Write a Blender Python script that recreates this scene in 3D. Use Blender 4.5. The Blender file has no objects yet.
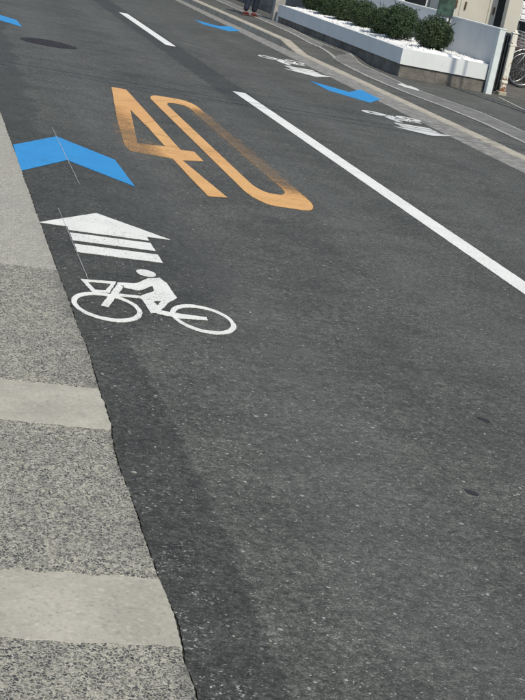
import bpy, bmesh, math, random
from mathutils import Vector, Matrix, noise, geometry
random.seed(7)
R_ = math.radians
S = bpy.context.scene
COL = S.collection

# ---------------------------------------------------------------- camera, sky, sun, exposure
FPX, CAM_H = 1374.64, 1.597                     # focal length in pixels of the 525x700 photograph, eye height
PITCH, ROLL, YAW = R_(16.1477), R_(11.1235), R_(16.391)
_fw = Vector((math.sin(YAW)*math.cos(PITCH), math.cos(YAW)*math.cos(PITCH), -math.sin(PITCH)))
_rt = Vector((math.cos(YAW), -math.sin(YAW), 0)); _up = _rt.cross(_fw)
_r2 = math.cos(ROLL)*_rt + math.sin(ROLL)*_up
_u2 = -math.sin(ROLL)*_rt + math.cos(ROLL)*_up
CAM = Vector((0, 0, CAM_H))
cd = bpy.data.cameras.new('camera'); cam = bpy.data.objects.new('camera', cd); COL.objects.link(cam)
cd.sensor_fit = 'VERTICAL'; cd.sensor_height = 24; cd.lens = 24*FPX/700
cd.clip_start = 0.05; cd.clip_end = 3000
cam.matrix_world = Matrix(((_r2.x, _u2.x, -_fw.x, CAM.x), (_r2.y, _u2.y, -_fw.y, CAM.y), (_r2.z, _u2.z, -_fw.z, CAM.z), (0, 0, 0, 1)))
S.camera = cam

SUN_EL = R_(53); SUN_H = Vector((0.11, -0.99, 0)).normalized()      # horizontal direction towards the sun
sun_dir = Vector((SUN_H.x*math.cos(SUN_EL), SUN_H.y*math.cos(SUN_EL), math.sin(SUN_EL)))
W = bpy.data.worlds.new('World'); S.world = W; W.use_nodes = True
wn = W.node_tree.nodes; sky = wn.new('ShaderNodeTexSky'); sky.sky_type = 'NISHITA'; sky.sun_disc = False
sky.sun_elevation = SUN_EL; sky.sun_rotation = math.atan2(SUN_H.x, SUN_H.y)
sky.air_density = 1.0; sky.dust_density = 1.2
W.node_tree.links.new(sky.outputs[0], wn['Background'].inputs[0]); wn['Background'].inputs[1].default_value = 0.145
sl = bpy.data.lights.new('sun', 'SUN'); sl.energy = 3.8; sl.angle = R_(0.53); sl.color = (1.0, 0.935, 0.79)
so = bpy.data.objects.new('sun', sl); COL.objects.link(so); so.location = (30, -20, 40)
so.rotation_euler = (-sun_dir).to_track_quat('-Z', 'Y').to_euler()
S.view_settings.view_transform = 'Standard'; S.view_settings.look = 'None'
S.view_settings.gamma = 1; S.view_settings.exposure = 0.0; S.view_settings.use_curve_mapping = False

# ---------------------------------------------------------------- measuring: a pixel of the photograph to a point it touches
def ray(x, y): return (x-262.5)/FPX*_r2 - (y-350)/FPX*_u2 + _fw
def G(x, y, z=0.0):
    d = ray(x, y); return CAM + d*((z-CAM_H)/d.z)
def atY(x, y, Y):
    d = ray(x, y); return CAM + d*(Y/d.y)
def atX(x, y, X):
    d = ray(x, y); return CAM + d*(X/d.x)

# ---------------------------------------------------------------- node materials
class NT:
    def __init__(s, name):
        s.m = bpy.data.materials.new(name); s.m.use_nodes = True; s.t = s.m.node_tree
        s.b = s.t.nodes['Principled BSDF']; s.pos = s.t.nodes.new('ShaderNodeNewGeometry').outputs['Position']
    def put(s, sock, v):
        if isinstance(v, bpy.types.NodeSocket): s.t.links.new(v, sock)
        else: sock.default_value = v
    def n(s, typ, ins=None, **kw):
        nd = s.t.nodes.new(typ)
        for k, v in kw.items(): setattr(nd, k, v)
        for k, v in (ins or {}).items(): s.put(nd.inputs[k], v)
        return nd
    def math(s, op, a, b=0.0, clamp=False):
        nd = s.n('ShaderNodeMath', operation=op, use_clamp=clamp); s.put(nd.inputs[0], a); s.put(nd.inputs[1], b); return nd.outputs[0]
    def mul(s, a, b): return s.math('MULTIPLY', a, b)
    def add(s, a, b): return s.math('ADD', a, b)
    def rng(s, v, a, b, c=0.0, d=1.0, smooth=True):
        nd = s.n('ShaderNodeMapRange', interpolation_type='SMOOTHSTEP' if smooth else 'LINEAR')
        for i, x in enumerate((v, a, b, c, d)): s.put(nd.inputs[i], x)
        return nd.outputs[0]
    def mapped(s, sc=(1, 1, 1), rot=(0, 0, 0), loc=(0, 0, 0), co=None):
        nd = s.n('ShaderNodeMapping'); s.put(nd.inputs[0], co or s.pos); nd.inputs['Scale'].default_value = sc
        nd.inputs['Rotation'].default_value = rot; nd.inputs['Location'].default_value = loc; return nd.outputs[0]
    def noise(s, scale, detail=4, rough=0.55, co=None, dist=0.0):
        return s.n('ShaderNodeTexNoise', {'Vector': co or s.pos, 'Scale': scale, 'Detail': detail, 'Roughness': rough, 'Distortion': dist}).outputs['Fac']
    def voro(s, scale, feature='F1', co=None, rnd=1.0):
        return s.n('ShaderNodeTexVoronoi', {'Vector': co or s.pos, 'Scale': scale, 'Randomness': rnd}, feature=feature)
    def mix(s, f, a, b, mode='MIX'):
        nd = s.n('ShaderNodeMix', data_type='RGBA', blend_type=mode); s.put(nd.inputs[0], f)
        for i, v in ((6, a), (7, b)):
            if isinstance(v, (int, float)): v = (v, v, v, 1)
            elif isinstance(v, tuple) and len(v) == 3: v = (*v, 1)
            s.put(nd.inputs[i], v)
        return nd.outputs[2]
    def val(s, v):                                   # grey value as colour
        nd = s.n('ShaderNodeCombineColor'); [s.put(nd.inputs[i], v) for i in range(3)]; return nd.outputs[0]
    def xyz(s):
        nd = s.n('ShaderNodeSeparateXYZ', {0: s.pos}); return nd.outputs
    def bump(s, h, strength=0.5, dist=0.003):
        s.put(s.b.inputs['Normal'], s.n('ShaderNodeBump', {'Height': h, 'Strength': strength, 'Distance': dist}).outputs[0])
    def done(s, col=None, rough=0.8, spec=0.4, metal=0.0):
        if col is not None: s.put(s.b.inputs['Base Color'], col if not isinstance(col, tuple) else (*col[:3], 1))
        s.put(s.b.inputs['Roughness'], rough); s.b.inputs['Specular IOR Level'].default_value = spec; s.put(s.b.inputs['Metallic'], metal)
        return s.m

def asphalt_color(t, gain=1.0, road=True):
    """crushed stone in bitumen: returns colour socket and height socket"""
    nz = t.n('ShaderNodeTexNoise', {'Vector': t.pos, 'Scale': 70.0, 'Detail': 2.0}); sc = t.n('ShaderNodeVectorMath', operation='SCALE'); t.put(sc.inputs[0], nz.outputs['Color']); sc.inputs['Scale'].default_value = 0.014
    wv = t.n('ShaderNodeVectorMath', operation='ADD'); t.put(wv.inputs[0], t.pos); t.put(wv.inputs[1], sc.outputs[0]); co = wv.outputs[0]
    v1 = t.voro(165, co=co); v2 = t.voro(70, co=co); v3 = t.voro(42, co=co)
    r1 = t.n('ShaderNodeSeparateColor', {0: v1.outputs['Color']}).outputs
    r2 = t.n('ShaderNodeSeparateColor', {0: v2.outputs['Color']}).outputs
    r3 = t.n('ShaderNodeSeparateColor', {0: v3.outputs['Color']}).outputs
    g = t.rng(r1[0], 0, 1, 0.052, 0.124, False)                                     # stone to stone
    core = t.rng(v1.outputs['Distance'], 0.15, 0.62, 1.0, 0.62)                     # bitumen between stones
    g = t.mul(g, core); g = t.mul(g, t.rng(r2[0], 0, 1, 0.74, 1.30, False))
    big = t.noise(0.55, 4, 0.6); mid = t.noise(3.2, 5, 0.65); fine = t.noise(24, 4, 0.7)
    g = t.mul(g, t.rng(big, 0.3, 0.7, 0.88, 1.12)); g = t.mul(g, t.rng(mid, 0.25, 0.75, 0.80, 1.2)); g = t.mul(g, t.rng(fine, 0.25, 0.75, 0.72, 1.3))
    col = t.n('ShaderNodeMix', {}, data_type='RGBA', blend_type='MULTIPLY'); col.inputs[0].default_value = 1
    t.put(col.inputs[6], t.val(t.mul(g, gain))); col.inputs[7].default_value = (1.075, 1.09, 0.965, 1); c = col.outputs[2]
    # pale stones, fewer and larger
    sp1 = t.mul(t.rng(r1[1], 0.972, 0.980), t.rng(v1.outputs['Distance'], 0.55, 0.38))
    c = t.mix(t.mul(sp1, 0.7), c, (0.34, 0.34, 0.32))
    sp2 = t.mul(t.rng(r2[1], 0.978, 0.984), t.rng(v2.outputs['Distance'], 0.42, 0.28))
    c = t.mix(t.mul(sp2, 0.7), c, (0.33, 0.33, 0.31))
    sp4 = t.mul(t.rng(r2[2], 0.86, 0.92), t.rng(v2.outputs['Distance'], 0.55, 0.3))
    c = t.mix(t.mul(sp4, 0.7), c, (0.026, 0.027, 0.028))
    sp3 = t.mul(t.rng(r3[1], 0.9925, 0.9935), t.rng(v3.outputs['Distance'], 0.32, 0.22))
    c = t.mix(t.mul(sp3, 0.65), c, (0.42, 0.42, 0.39))
    h = t.add(t.mul(v1.outputs['Distance'], -1.0), t.mul(v2.outputs['Distance'], -0.5))
    return c, h

def mid_(t): return t.noise(2.4, 5, 0.65)
def mat_road():
    t = NT('asphalt'); c, h = asphalt_color(t)
    X, Y, Z = t.xyz()
    wob = t.noise(1.1, 5, 0.6); wobx = t.add(X, t.rng(wob, 0.2, 0.8, -0.16, 0.16, False))
    edge = t.noise(9, 4, 0.6)
    # younger, darker trench reinstatement along the kerb, a second one further along
    lim = t.math('MINIMUM', t.rng(Y, 2.4, 3.4, 0.985, 1.015, False), t.rng(Y, 3.9, 5.2, 1.015, 0.985, False))
    xe = t.add(t.add(X, t.rng(wob, 0.2, 0.8, -0.018, 0.018, False)), t.rng(edge, 0.3, 0.7, -0.016, 0.016, False))
    m = t.mul(t.rng(t.math('SUBTRACT', xe, lim), 0.012, -0.014), t.rng(Y, 5.7, 5.1))
    m2 = t.mul(t.rng(t.math('SUBTRACT', xe, t.rng(Y, 5.0, 6.2, 0.85, 1.62, False)), 0.12, -0.10), t.mul(t.rng(Y, 5.0, 5.4), t.rng(Y, 11.5, 9.5)))
    m = t.math('MAXIMUM', m, t.mul(m2, 0.75))
    c = t.mix(t.mul(t.rng(t.math('SUBTRACT', xe, lim), 1.4, 0.0), t.mul(t.rng(Y, 5.9, 5.0), t.rng(mid_(t), 0.3, 0.7, 0.3, 1.0))), c, t.mix(1.0, c, 1.22, 'MULTIPLY'))
    c = t.mix(m, c, t.mix(1.0, c, (0.64, 0.645, 0.655), 'MULTIPLY'))
    far = t.rng(t.add(wobx, t.mul(Y, -0.02)), 0.82, 0.76); far = t.mul(far, t.rng(Y, 8.5, 11))
    c = t.mix(t.mul(far, 0.45), c, 0.03)
    # sealed strip below the centre line, reaching into the gap
    s = t.math('ABSOLUTE', t.math('SUBTRACT', t.add(X, t.rng(edge, 0.3, 0.7, -0.03, 0.03, False)), 3.50))
    c = t.mix(t.mul(t.rng(s, 0.24, 0.18), t.rng(Y, 13.0, 15.2, 0.10, 0.55)), c, 0.026)
    # polished wheel tracks and oil drip line
    for cx, wd, k in ((1.55, 0.5, 0.16), (2.9, 0.45, 0.14), (4.2, 0.45, 0.12), (5.2, 0.4, 0.10)):
        d = t.math('ABSOLUTE', t.math('SUBTRACT', wobx, cx))
        c = t.mix(t.mul(t.rng(d, wd, 0.0), t.mul(k, t.rng(t.noise(2.0, 4, 0.6, t.mapped((1, .12, 1))), 0.3, 0.7, 0.3, 1.2))), c, 0.15)
    d = t.math('ABSOLUTE', t.math('SUBTRACT', wobx, 2.25))
    c = t.mix(t.mul(t.rng(d, 0.4, 0.0), t.mul(0.45, t.rng(t.noise(1.4, 5, 0.65), 0.42, 0.7))), c, 0.03)
    # stains
    st = t.rng(t.noise(1.7, 6, 0.7, t.mapped((1, .45, 1), loc=(3, 1, 0))), 0.56, 0.72)
    c = t.mix(t.mul(st, 0.35), c, 0.03)
    # pale splashes of cement close to the kerb
    ce = t.mul(t.rng(t.noise(60, 4, 0.7), 0.585, 0.64), t.mul(t.rng(X, 0.98, 0.85), t.mul(t.rng(Y, 4.2, 3.4, 0.15, 1.0), t.rng(t.noise(5.5, 3, 0.5), 0.48, 0.58))))
    c = t.mix(t.mul(ce, 0.9), c, (0.42, 0.42, 0.40))
    t.bump(h, 0.75, 0.004)
    return t.done(c, 0.86, 0.35)

def mat_sidewalk_asphalt():
    t = NT('footway_asphalt'); c, h = asphalt_color(t, 1.12)
    c = t.mix(t.rng(t.noise(0.9, 5, 0.6), 0.4, 0.7, 0, 0.35), c, (0.14, 0.135, 0.125)); t.bump(h, 0.6, 0.004)
    return t.done(c, 0.9, 0.3)

def mat_aggregate(gain=1.0, pale=0.0, name='exposed_aggregate'):
    t = NT(name); wv = t.n('ShaderNodeVectorMath', operation='ADD'); t.put(wv.inputs[0], t.pos)
    nn = t.n('ShaderNodeTexNoise', {'Vector': t.pos, 'Scale': 80.0, 'Detail': 3.0}); sc = t.n('ShaderNodeVectorMath', operation='SCALE'); t.put(sc.inputs[0], nn.outputs['Color']); sc.inputs['Scale'].default_value = 0.020
    t.put(wv.inputs[1], sc.outputs[0]); co = wv.outputs[0]
    v = t.voro(105, co=co); e = t.voro(105, 'DISTANCE_TO_EDGE', co=co); v2 = t.voro(230, co=co)
    r = t.n('ShaderNodeSeparateColor', {0: v.outputs['Color']}).outputs; r2 = t.n('ShaderNodeSeparateColor', {0: v2.outputs['Color']}).outputs
    stone = t.n('ShaderNodeValToRGB', {0: r[0]}); cr = stone.color_ramp
    cr.elements[0].color = (0.018, 0.022, 0.025, 1); cr.elements[1].color = (0.20, 0.19, 0.16, 1)
    for p, q in ((0.35, (0.046, 0.049, 0.050, 1)), (0.68, (0.078, 0.079, 0.076, 1)), (0.86, (0.12, 0.117, 0.105, 1))):
        el = cr.elements.new(p); el.color = q
    mortar = t.mix(r2[0], (0.24, 0.23, 0.185), (0.50, 0.475, 0.39))
    rag = t.noise(210, 3, 0.7); show = t.rng(t.add(e.outputs['Distance'], t.mul(t.math('SUBTRACT', rag, 0.5), 0.34)), 0.075, 0.13); cover = t.rng(t.noise(13, 4, 0.65), 0.34, 0.60, 0.10, 1.0)
    lost = t.rng(r[1], 0.80, 0.86, 1.0, 0.10)                                        # stones still covered by mortar skin
    lost = t.mul(lost, t.rng(t.noise(38, 3, 0.6), 0.34, 0.48, 0.5, 1.0))
    mk = t.mul(show, t.mul(lost, t.rng(cover, 0, 1, 0.8, 1.0)))
    c = t.mix(mk, mortar, stone.outputs[0]); c = t.mix(t.rng(rag, 0.35, 0.65, 0.0, 0.30), c, t.mix(1.0, c, 0.45, 'MULTIPLY'))
    dirt = t.noise(2.6, 5, 0.65); c = t.mix(t.rng(dirt, 0.4, 0.7, 0, 0.30), c, (0.10, 0.10, 0.095))
    X, Y, Z = t.xyz(); c = t.mix(t.mul(t.rng(X, 0.70, 0.78), t.mul(0.5, t.rng(t.noise(7, 4, 0.6), 0.35, 0.65))), c, (0.07, 0.07, 0.068))
    if pale: c = t.mix(pale, c, (0.36, 0.345, 0.30))
    if gain != 1: c = t.mix(1.0, c, gain, 'MULTIPLY')
    h = t.add(t.mul(t.mul(show, lost), -0.35), t.mul(v2.outputs['Distance'], -0.5)); t.bump(h, 0.6, 0.004)
    return t.done(c, 0.85, 0.35)

def mat_concrete(name, c1, c2, sc=6, bump=0.35, speck=0.25, rough=0.85, streak=False):
    t = NT(name); a = t.noise(sc, 6, 0.65); b = t.noise(sc*14, 4, 0.7); c = t.mix(t.rng(a, 0.3, 0.7), c1, c2)
    c = t.mix(t.mul(speck, t.rng(b, 0.52, 0.72)), c, tuple(x*0.45 for x in c1)); c = t.mix(t.mul(speck, t.rng(b, 0.45, 0.3)), c, tuple(min(0.8, x*1.35) for x in c2))
    if streak:
        k = t.noise(5, 5, 0.6, t.mapped((5, 5, .5))); c = t.mix(t.rng(k, 0.5, 0.75, 0, streak), c, tuple(x*0.4 for x in c1))
    v = t.voro(170); t.bump(t.add(t.mul(v.outputs['Distance'], -0.4), b), bump, 0.003)
    return t.done(c, rough, 0.35)

def mat_paint(name, col, wear=0.2, kind='white'):
    t = NT(name); a, h = asphalt_color(t, 0.9); X, Y, Z = t.xyz()
    p = t.mix(t.rng(t.noise(5, 5, 0.6), 0.35, 0.7), col, tuple(x*0.90 for x in col))
    p = t.mix(t.rng(t.noise(60, 3, 0.6), 0.5, 0.8, 0, 0.22), p, tuple(x*0.55 for x in col))
    p = t.mix(t.rng(t.noise(2.3, 6, 0.7, t.mapped((1, .5, 1))), 0.48, 0.75, 0, 0.45), p, tuple(x*0.72 for x in col))
    p = t.mix(t.mul(t.rng(t.voro(150).outputs['Distance'], 0.35, 0.75), 0.35), p, tuple(x*0.6 for x in col))
    pit = t.mul(t.rng(t.noise(95, 4, 0.7), 0.56, 0.66), t.rng(t.noise(4, 4, 0.6), 0.35, 0.65, 0.08, 1.0))
    w = t.mul(pit, wear)
    if kind == 'smear':                                # paint dragged sideways by tyres
        drag = t.noise(34, 5, 0.75, t.mapped((.16, 1.0, 1), rot=(0, 0, 0.10))); body = t.noise(5, 4, 0.6)
        w = t.rng(t.add(t.mul(drag, 0.75), t.mul(body, 0.55)), 0.64, 0.90, 1.0, 0.50)
        w = t.math('MAXIMUM', w, t.rng(t.noise(90, 4, 0.8), 0.40, 0.62))
        p = t.mix(0.6, p, (0.34, 0.25, 0.15))
    if kind == 'worn':
        w = t.math('MAXIMUM', w, t.rng(t.add(t.noise(70, 4, 0.8), t.mul(t.noise(4, 4, 0.6), 0.5)), 0.84, 1.05))
    if kind == 'orange':
        drag = t.noise(26, 6, 0.75, t.mapped((.22, 1.0, 1), rot=(0, 0, 0.12))); chip = t.noise(85, 5, 0.8); body = t.noise(1.5, 4, 0.6)
        rub = t.math('MAXIMUM', t.mul(t.rng(X, 2.46, 2.70), t.mul(t.rng(Y, 8.8, 9.6), t.rng(Y, 13.25, 12.4))), t.mul(t.rng(X, 2.0, 1.76), t.mul(t.rng(Y, 13.3, 11.2), 0.62)))
        rub = t.math('MAXIMUM', rub, t.mul(t.mul(t.rng(Y, 9.75, 9.95), t.rng(Y, 10.75, 10.5)), t.rng(X, 1.95, 1.70, 0.1, 0.55)))
        amt = t.add(t.mul(rub, 0.46), t.add(t.mul(drag, 0.62), t.mul(body, 0.28)))
        w = t.rng(t.add(amt, t.mul(t.math('SUBTRACT', chip, 0.5), 1.0)), 0.45, 0.86, 0.0, 0.95)
        p = t.mix(t.rng(t.noise(1.2, 4, 0.6), 0.4, 0.75, 0, 0.5), p, (0.60, 0.29, 0.10))
        # fine cracks running across
        k = t.voro(1.1, 'DISTANCE_TO_EDGE', t.mapped((1, .6, 1), loc=(.3, .1, 0))); w = t.math('MAXIMUM', w, t.rng(k.outputs['Distance'], 0.006, 0.002, 0, 0.5))
    if kind in ('orange', 'smear', 'worn'): c = p; t.put(t.b.inputs['Alpha'], t.math('SUBTRACT', 1.0, w, True))
    else: c = t.mix(w, p, a)
    t.bump(t.add(t.mul(h, 0.9), t.mul(w, -0.6)), 0.6, 0.0035)
    return t.done(c, 0.62, 0.4)

def mat_plain(name, col, rough=0.5, metal=0.0, var=0.12, sc=8, spec=0.4):
    t = NT(name); k = t.noise(sc, 5, 0.6); c = t.mix(t.rng(k, 0.3, 0.7), tuple(x*(1-var) for x in col), tuple(min(1, x*(1+var)) for x in col))
    return t.done(c, rough, spec, metal)

def mat_rusty(name, col, amount):
    t = NT(name); X, Y, Z = t.xyz(); k = t.noise(14, 6, 0.7); low = t.rng(Z, 0.35, 0.02, -0.06, 0.12, False)
    m = t.rng(t.add(k, low), amount, amount+0.06); c = t.mix(m, col, t.mix(t.noise(60, 3, 0.6), (0.10, 0.035, 0.015), (0.30, 0.15, 0.07)))
    t.bump(t.mul(m, -1.0), 0.5, 0.004); return t.done(c, t.rng(m, 0, 1, 0.45, 0.9), 0.4)

def mat_leaf(name, c1, c2):
    t = NT(name); oi = t.n('ShaderNodeObjectInfo').outputs['Random']; k = t.noise(22, 3, 0.6)
    r = t.n('ShaderNodeNewGeometry').outputs['Random Per Island']
    c = t.mix(r, c1, c2); c = t.mix(t.rng(k, 0.35, 0.65, 0.0, 0.5), c, tuple(x*0.6 for x in c1))
    c = t.mix(t.mul(oi, 0.25), c, (0.035, 0.045, 0.012))
    t.put(t.b.inputs['Subsurface Weight'], 0.0); return t.done(c, 0.5, 0.35)

M = dict(
    road=mat_road(), footway=mat_sidewalk_asphalt(),
    agg=mat_aggregate(), agg_pale=mat_aggregate(1.12, 0.45, 'exposed_aggregate_pale'),
    mortar=mat_concrete('mortar', (0.30, 0.282, 0.235), (0.39, 0.368, 0.31), 5, 0.3, 0.5),
    base=mat_concrete('soil_base', (0.030, 0.028, 0.025), (0.06, 0.055, 0.05), 8),
    gutter=mat_concrete('gutter_concrete', (0.13, 0.127, 0.117), (0.29, 0.28, 0.255), 9, 0.6, 0.75),
    kerb=mat_concrete('kerb_concrete', (0.29, 0.262, 0.21), (0.43, 0.39, 0.32), 5, 0.4, 0.45),
    strip=mat_concrete('drain_concrete', (0.115, 0.113, 0.106), (0.19, 0.185, 0.174), 4, 0.4, 0.4),
    strip_edge=mat_concrete('drain_edge', (0.23, 0.225, 0.21), (0.37, 0.36, 0.335), 5, 0.4, 0.3),
    white=mat_paint('white_paint', (0.76, 0.755, 0.71), 0.9), blue=mat_paint('blue_paint', (0.025, 0.265, 0.60), 0.9),
    line=mat_paint('line_paint', (0.79, 0.785, 0.74), 0.7), oldwhite=mat_paint('worn_white_paint', (0.68, 0.68, 0.65), 0.5, 'worn'),
    orange=mat_paint('orange_paint', (0.70, 0.395, 0.145), 0.5, 'orange'), smear=mat_paint('orange_smear', (0.66, 0.33, 0.09), 0.5, 'smear'),
    manhole=mat_concrete('cast_iron', (0.020, 0.017, 0.022), (0.032, 0.028, 0.034), 9, 0.3, 0.3, 0.9),
    wall_low=mat_concrete('weathered_concrete', (0.085, 0.078, 0.068), (0.20, 0.185, 0.16), 3.2, 0.5, 0.5, 0.9, 0.5),
    coping=mat_concrete('pale_painted_concrete', (0.60, 0.62, 0.61), (0.67, 0.685, 0.67), 2.0, 0.12, 0.06, 0.75, 0.10),
    panel=mat_concrete('grey_painted_panel', (0.50, 0.52, 0.52), (0.58, 0.595, 0.59), 1.6, 0.08, 0.04, 0.7, 0.16),
    post=mat_plain('pale_post_paint', (0.60, 0.645, 0.63), 0.5, 0, 0.06), rusty=mat_rusty('chipped_white_paint', (0.66, 0.635, 0.56), 0.53),
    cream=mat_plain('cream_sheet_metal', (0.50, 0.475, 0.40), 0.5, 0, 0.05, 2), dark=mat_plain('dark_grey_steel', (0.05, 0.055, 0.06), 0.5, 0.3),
    black=mat_plain('black_rubber', (0.015, 0.015, 0.016), 0.6), steel=mat_plain('bright_steel', (0.38, 0.38, 0.38), 0.35, 1.0),
    handle=mat_plain('brown_handle', (0.10, 0.06, 0.035), 0.5), green=mat_plain('green_board', (0.03, 0.060, 0.045), 0.5, 0, 0.6, 7),
    galv=mat_plain('galvanised', (0.35, 0.36, 0.36), 0.45, 0.6), glass=mat_plain('dark_glass', (0.02, 0.024, 0.028), 0.12, 0, 0.2, 3, 0.6),
    whitewall=mat_plain('white_sheet', (0.74, 0.74, 0.73), 0.55, 0, 0.04), brown=mat_plain('plum_brown', (0.13, 0.07, 0.065), 0.7),
    navy=mat_plain('navy_trousers', (0.012, 0.016, 0.03), 0.85, 0, 0.3, 30), red=mat_plain('red_shoe', (0.12, 0.018, 0.017), 0.8), shirt=mat_plain('grey_shirt', (0.25, 0.25, 0.26), 0.85),
    skin=mat_plain('skin', (0.46, 0.28, 0.19), 0.55), hair=mat_plain('hair', (0.015, 0.012, 0.01), 0.5), sole=mat_plain('white_sole', (0.10, 0.05, 0.045), 0.8),
    leaf=mat_leaf('evergreen_leaf', (0.018, 0.040, 0.016), (0.055, 0.095, 0.030)), bark=mat_concrete('bark', (0.06, 0.045, 0.03), (0.11, 0.085, 0.06), 20),
    gravel=mat_concrete('white_marble_chips', (0.72, 0.72, 0.70), (0.80, 0.80, 0.79), 30, 0.6, 0.10), house=mat_plain('cream_render', (0.50, 0.475, 0.40), 0.85, 0, 0.06, 2),
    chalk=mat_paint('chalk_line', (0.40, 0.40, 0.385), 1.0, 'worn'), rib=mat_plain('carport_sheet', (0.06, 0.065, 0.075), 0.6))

# ---------------------------------------------------------------- object helpers
def link(o, parent=None):
    COL.objects.link(o)
    if parent is not None: o.parent = parent
    return o
def tag(o, label=None, cat=None, group=None, kind=None):
    for k, v in (('label', label), ('category', cat), ('group', group), ('kind', kind)):
        if v: o[k] = v
    return o
def empty(name, loc=(0, 0, 0), rz=0.0):
    o = bpy.data.objects.new(name, None); o.empty_display_size = 0.1; o.location = loc; o.rotation_euler = (0, 0, rz); return link(o)
def mesh_obj(name, bm, mat, parent=None, smooth=False, loc=None):
    me = bpy.data.meshes.new(name); bm.normal_update(); bm.to_mesh(me); bm.free(); me.materials.append(mat)
    if smooth: me.polygons.foreach_set('use_smooth', [True]*len(me.polygons))
    o = bpy.data.objects.new(name, me)
    if loc is not None: o.location = loc
    return link(o, parent)
def box(bm, a, b, bev=0.0, rot=None, at=None):
    """box between corners a and b; optional bevel, then rotation (matrix) and offset"""
    r = bmesh.ops.create_cube(bm, size=1.0); vs = r['verts']
    for v in vs: v.co = Vector((a[i] + (v.co[i]+0.5)*(b[i]-a[i]) for i in range(3)))
    if bev:
        es = list({e for v in vs for e in v.link_edges})
        q = bmesh.ops.bevel(bm, geom=es, offset=bev, segments=1, affect='EDGES', clamp_overlap=True); vs = list({v for f in q['faces'] for v in f.verts} | {v for v in vs if v.is_valid})
    if rot is not None:
        for v in vs: v.co = rot @ v.co
    if at is not None:
        for v in vs: v.co += Vector(at)
    return vs
def tube(bm, pts, rad, n=10, cap=True):
    pts = [Vector(p) for p in pts]; rads = rad if isinstance(rad, (list, tuple)) else [rad]*len(pts); rings = []; ref = None
    for i, p in enumerate(pts):
        d = (pts[min(i+1, len(pts)-1)]-pts[max(i-1, 0)]).normalized()
        if ref is None: ref = d.orthogonal().normalized()
        ref = (ref - d*ref.dot(d)).normalized(); b = d.cross(ref)
        rings.append([bm.verts.new(p+(ref*math.cos(2*math.pi*k/n)+b*math.sin(2*math.pi*k/n))*rads[i]) for k in range(n)])
    for a, b in zip(rings, rings[1:]):
        for k in range(n): bm.faces.new((a[k], a[(k+1) % n], b[(k+1) % n], b[k]))
    if cap: bm.faces.new(rings[0][::-1]); bm.faces.new(rings[-1])
def ring_tube(bm, c, ax, r, tr, n=40, m=8):
    ax = Vector(ax).normalized(); u = ax.orthogonal().normalized(); w = ax.cross(u); c = Vector(c); R = []
    for i in range(n):
        a = 2*math.pi*i/n; d = u*math.cos(a)+w*math.sin(a); R.append([bm.verts.new(c+d*(r+tr*math.cos(2*math.pi*j/m))+ax*tr*math.sin(2*math.pi*j/m)) for j in range(m)])
    for i in range(n):
        for j in range(m): bm.faces.new((R[i][j], R[(i+1) % n][j], R[(i+1) % n][(j+1) % m], R[i][(j+1) % m]))
def quick(name, parent, mat, fn, smooth=False):
    bm = bmesh.new(); fn(bm); return mesh_obj(name, bm, mat, parent, smooth)
def slab(name, outline, z, depth, mat, parent=None, chamfer=0.004):
    """plate with a softened rim, from a counter-clockwise outline"""
    n = len(outline); P = [Vector((x, y, 0)) for x, y in outline]; inn = []
    for i in range(n):
        d = (P[(i+1) % n]-P[i-1]).normalized(); inn.append(P[i]+Vector((-d.y, d.x, 0))*chamfer)
    bm = bmesh.new()
    top = [bm.verts.new((p.x, p.y, z)) for p in inn]; rim = [bm.verts.new((p.x, p.y, z-chamfer*0.8)) for p in P]; bot = [bm.verts.new((p.x, p.y, z-depth)) for p in P]
    for tri in geometry.tessellate_polygon([[Vector((p.x, p.y, 0)) for p in inn]]):
        f = bm.faces.new([top[i] for i in tri])
        if f.calc_area() > 0 and (top[tri[1]].co-top[tri[0]].co).cross(top[tri[2]].co-top[tri[0]].co).z < 0: f.normal_flip()
    for a, b in ((rim, top), (bot, rim)):
        for i in range(n): bm.faces.new((a[i], a[(i+1) % n], b[(i+1) % n], b[i]))
    return mesh_obj(name, bm, mat, parent)
def flat(name, loops, z, mat, parent=None, xf=None, thick=0.0025):
    """flat painted shape with holes (2D curve fill, turned into a thin mesh)"""
    cu = bpy.data.curves.new(name, 'CURVE'); cu.dimensions = '2D'; cu.fill_mode = 'BOTH'; cu.extrude = 0.0
    rag = []
    for lp in loops:
        q = []
        for (x0, y0), (x1, y1) in zip(lp, lp[1:]+lp[:1]):
            n = max(1, int(math.hypot(x1-x0, y1-y0)/0.022))
            for k in range(n):
                x, y = x0+(x1-x0)*k/n, y0+(y1-y0)*k/n; j = 0.0028
                q.append((x+j*noise.noise(Vector((x*40, y*40, 1.3))), y+j*1.6*noise.noise(Vector((x*40, y*40, 7.7)))))
        rag.append(q)
    for lp in rag:
        sp = cu.splines.new('POLY'); sp.points.add(len(lp)-1); sp.use_cyclic_u = True
        for q, p in zip(sp.points, lp):
            x, y = (p[0], p[1]) if xf is None else xf(p[0], p[1]); q.co = (x, y, 0, 1)
    tmp = bpy.data.objects.new(name, cu); me = bpy.data.meshes.new_from_object(tmp); bpy.data.objects.remove(tmp); bpy.data.curves.remove(cu)
    bm = bmesh.new(); bm.from_mesh(me); bpy.data.meshes.remove(me)
    bmesh.ops.remove_doubles(bm, verts=bm.verts, dist=1e-5)
    for f in bm.faces:
        if f.normal.z < 0: f.normal_flip()
    q = bmesh.ops.extrude_face_region(bm, geom=list(bm.faces)); up = [v for v in q['geom'] if isinstance(v, bmesh.types.BMVert)]
    for v in bm.verts: v.co.z = z-thick
    for v in up: v.co.z = z
    bmesh.ops.recalc_face_normals(bm, faces=list(bm.faces))
    o = mesh_obj(name, bm, mat, parent); o.data.name = name; return o
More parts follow.
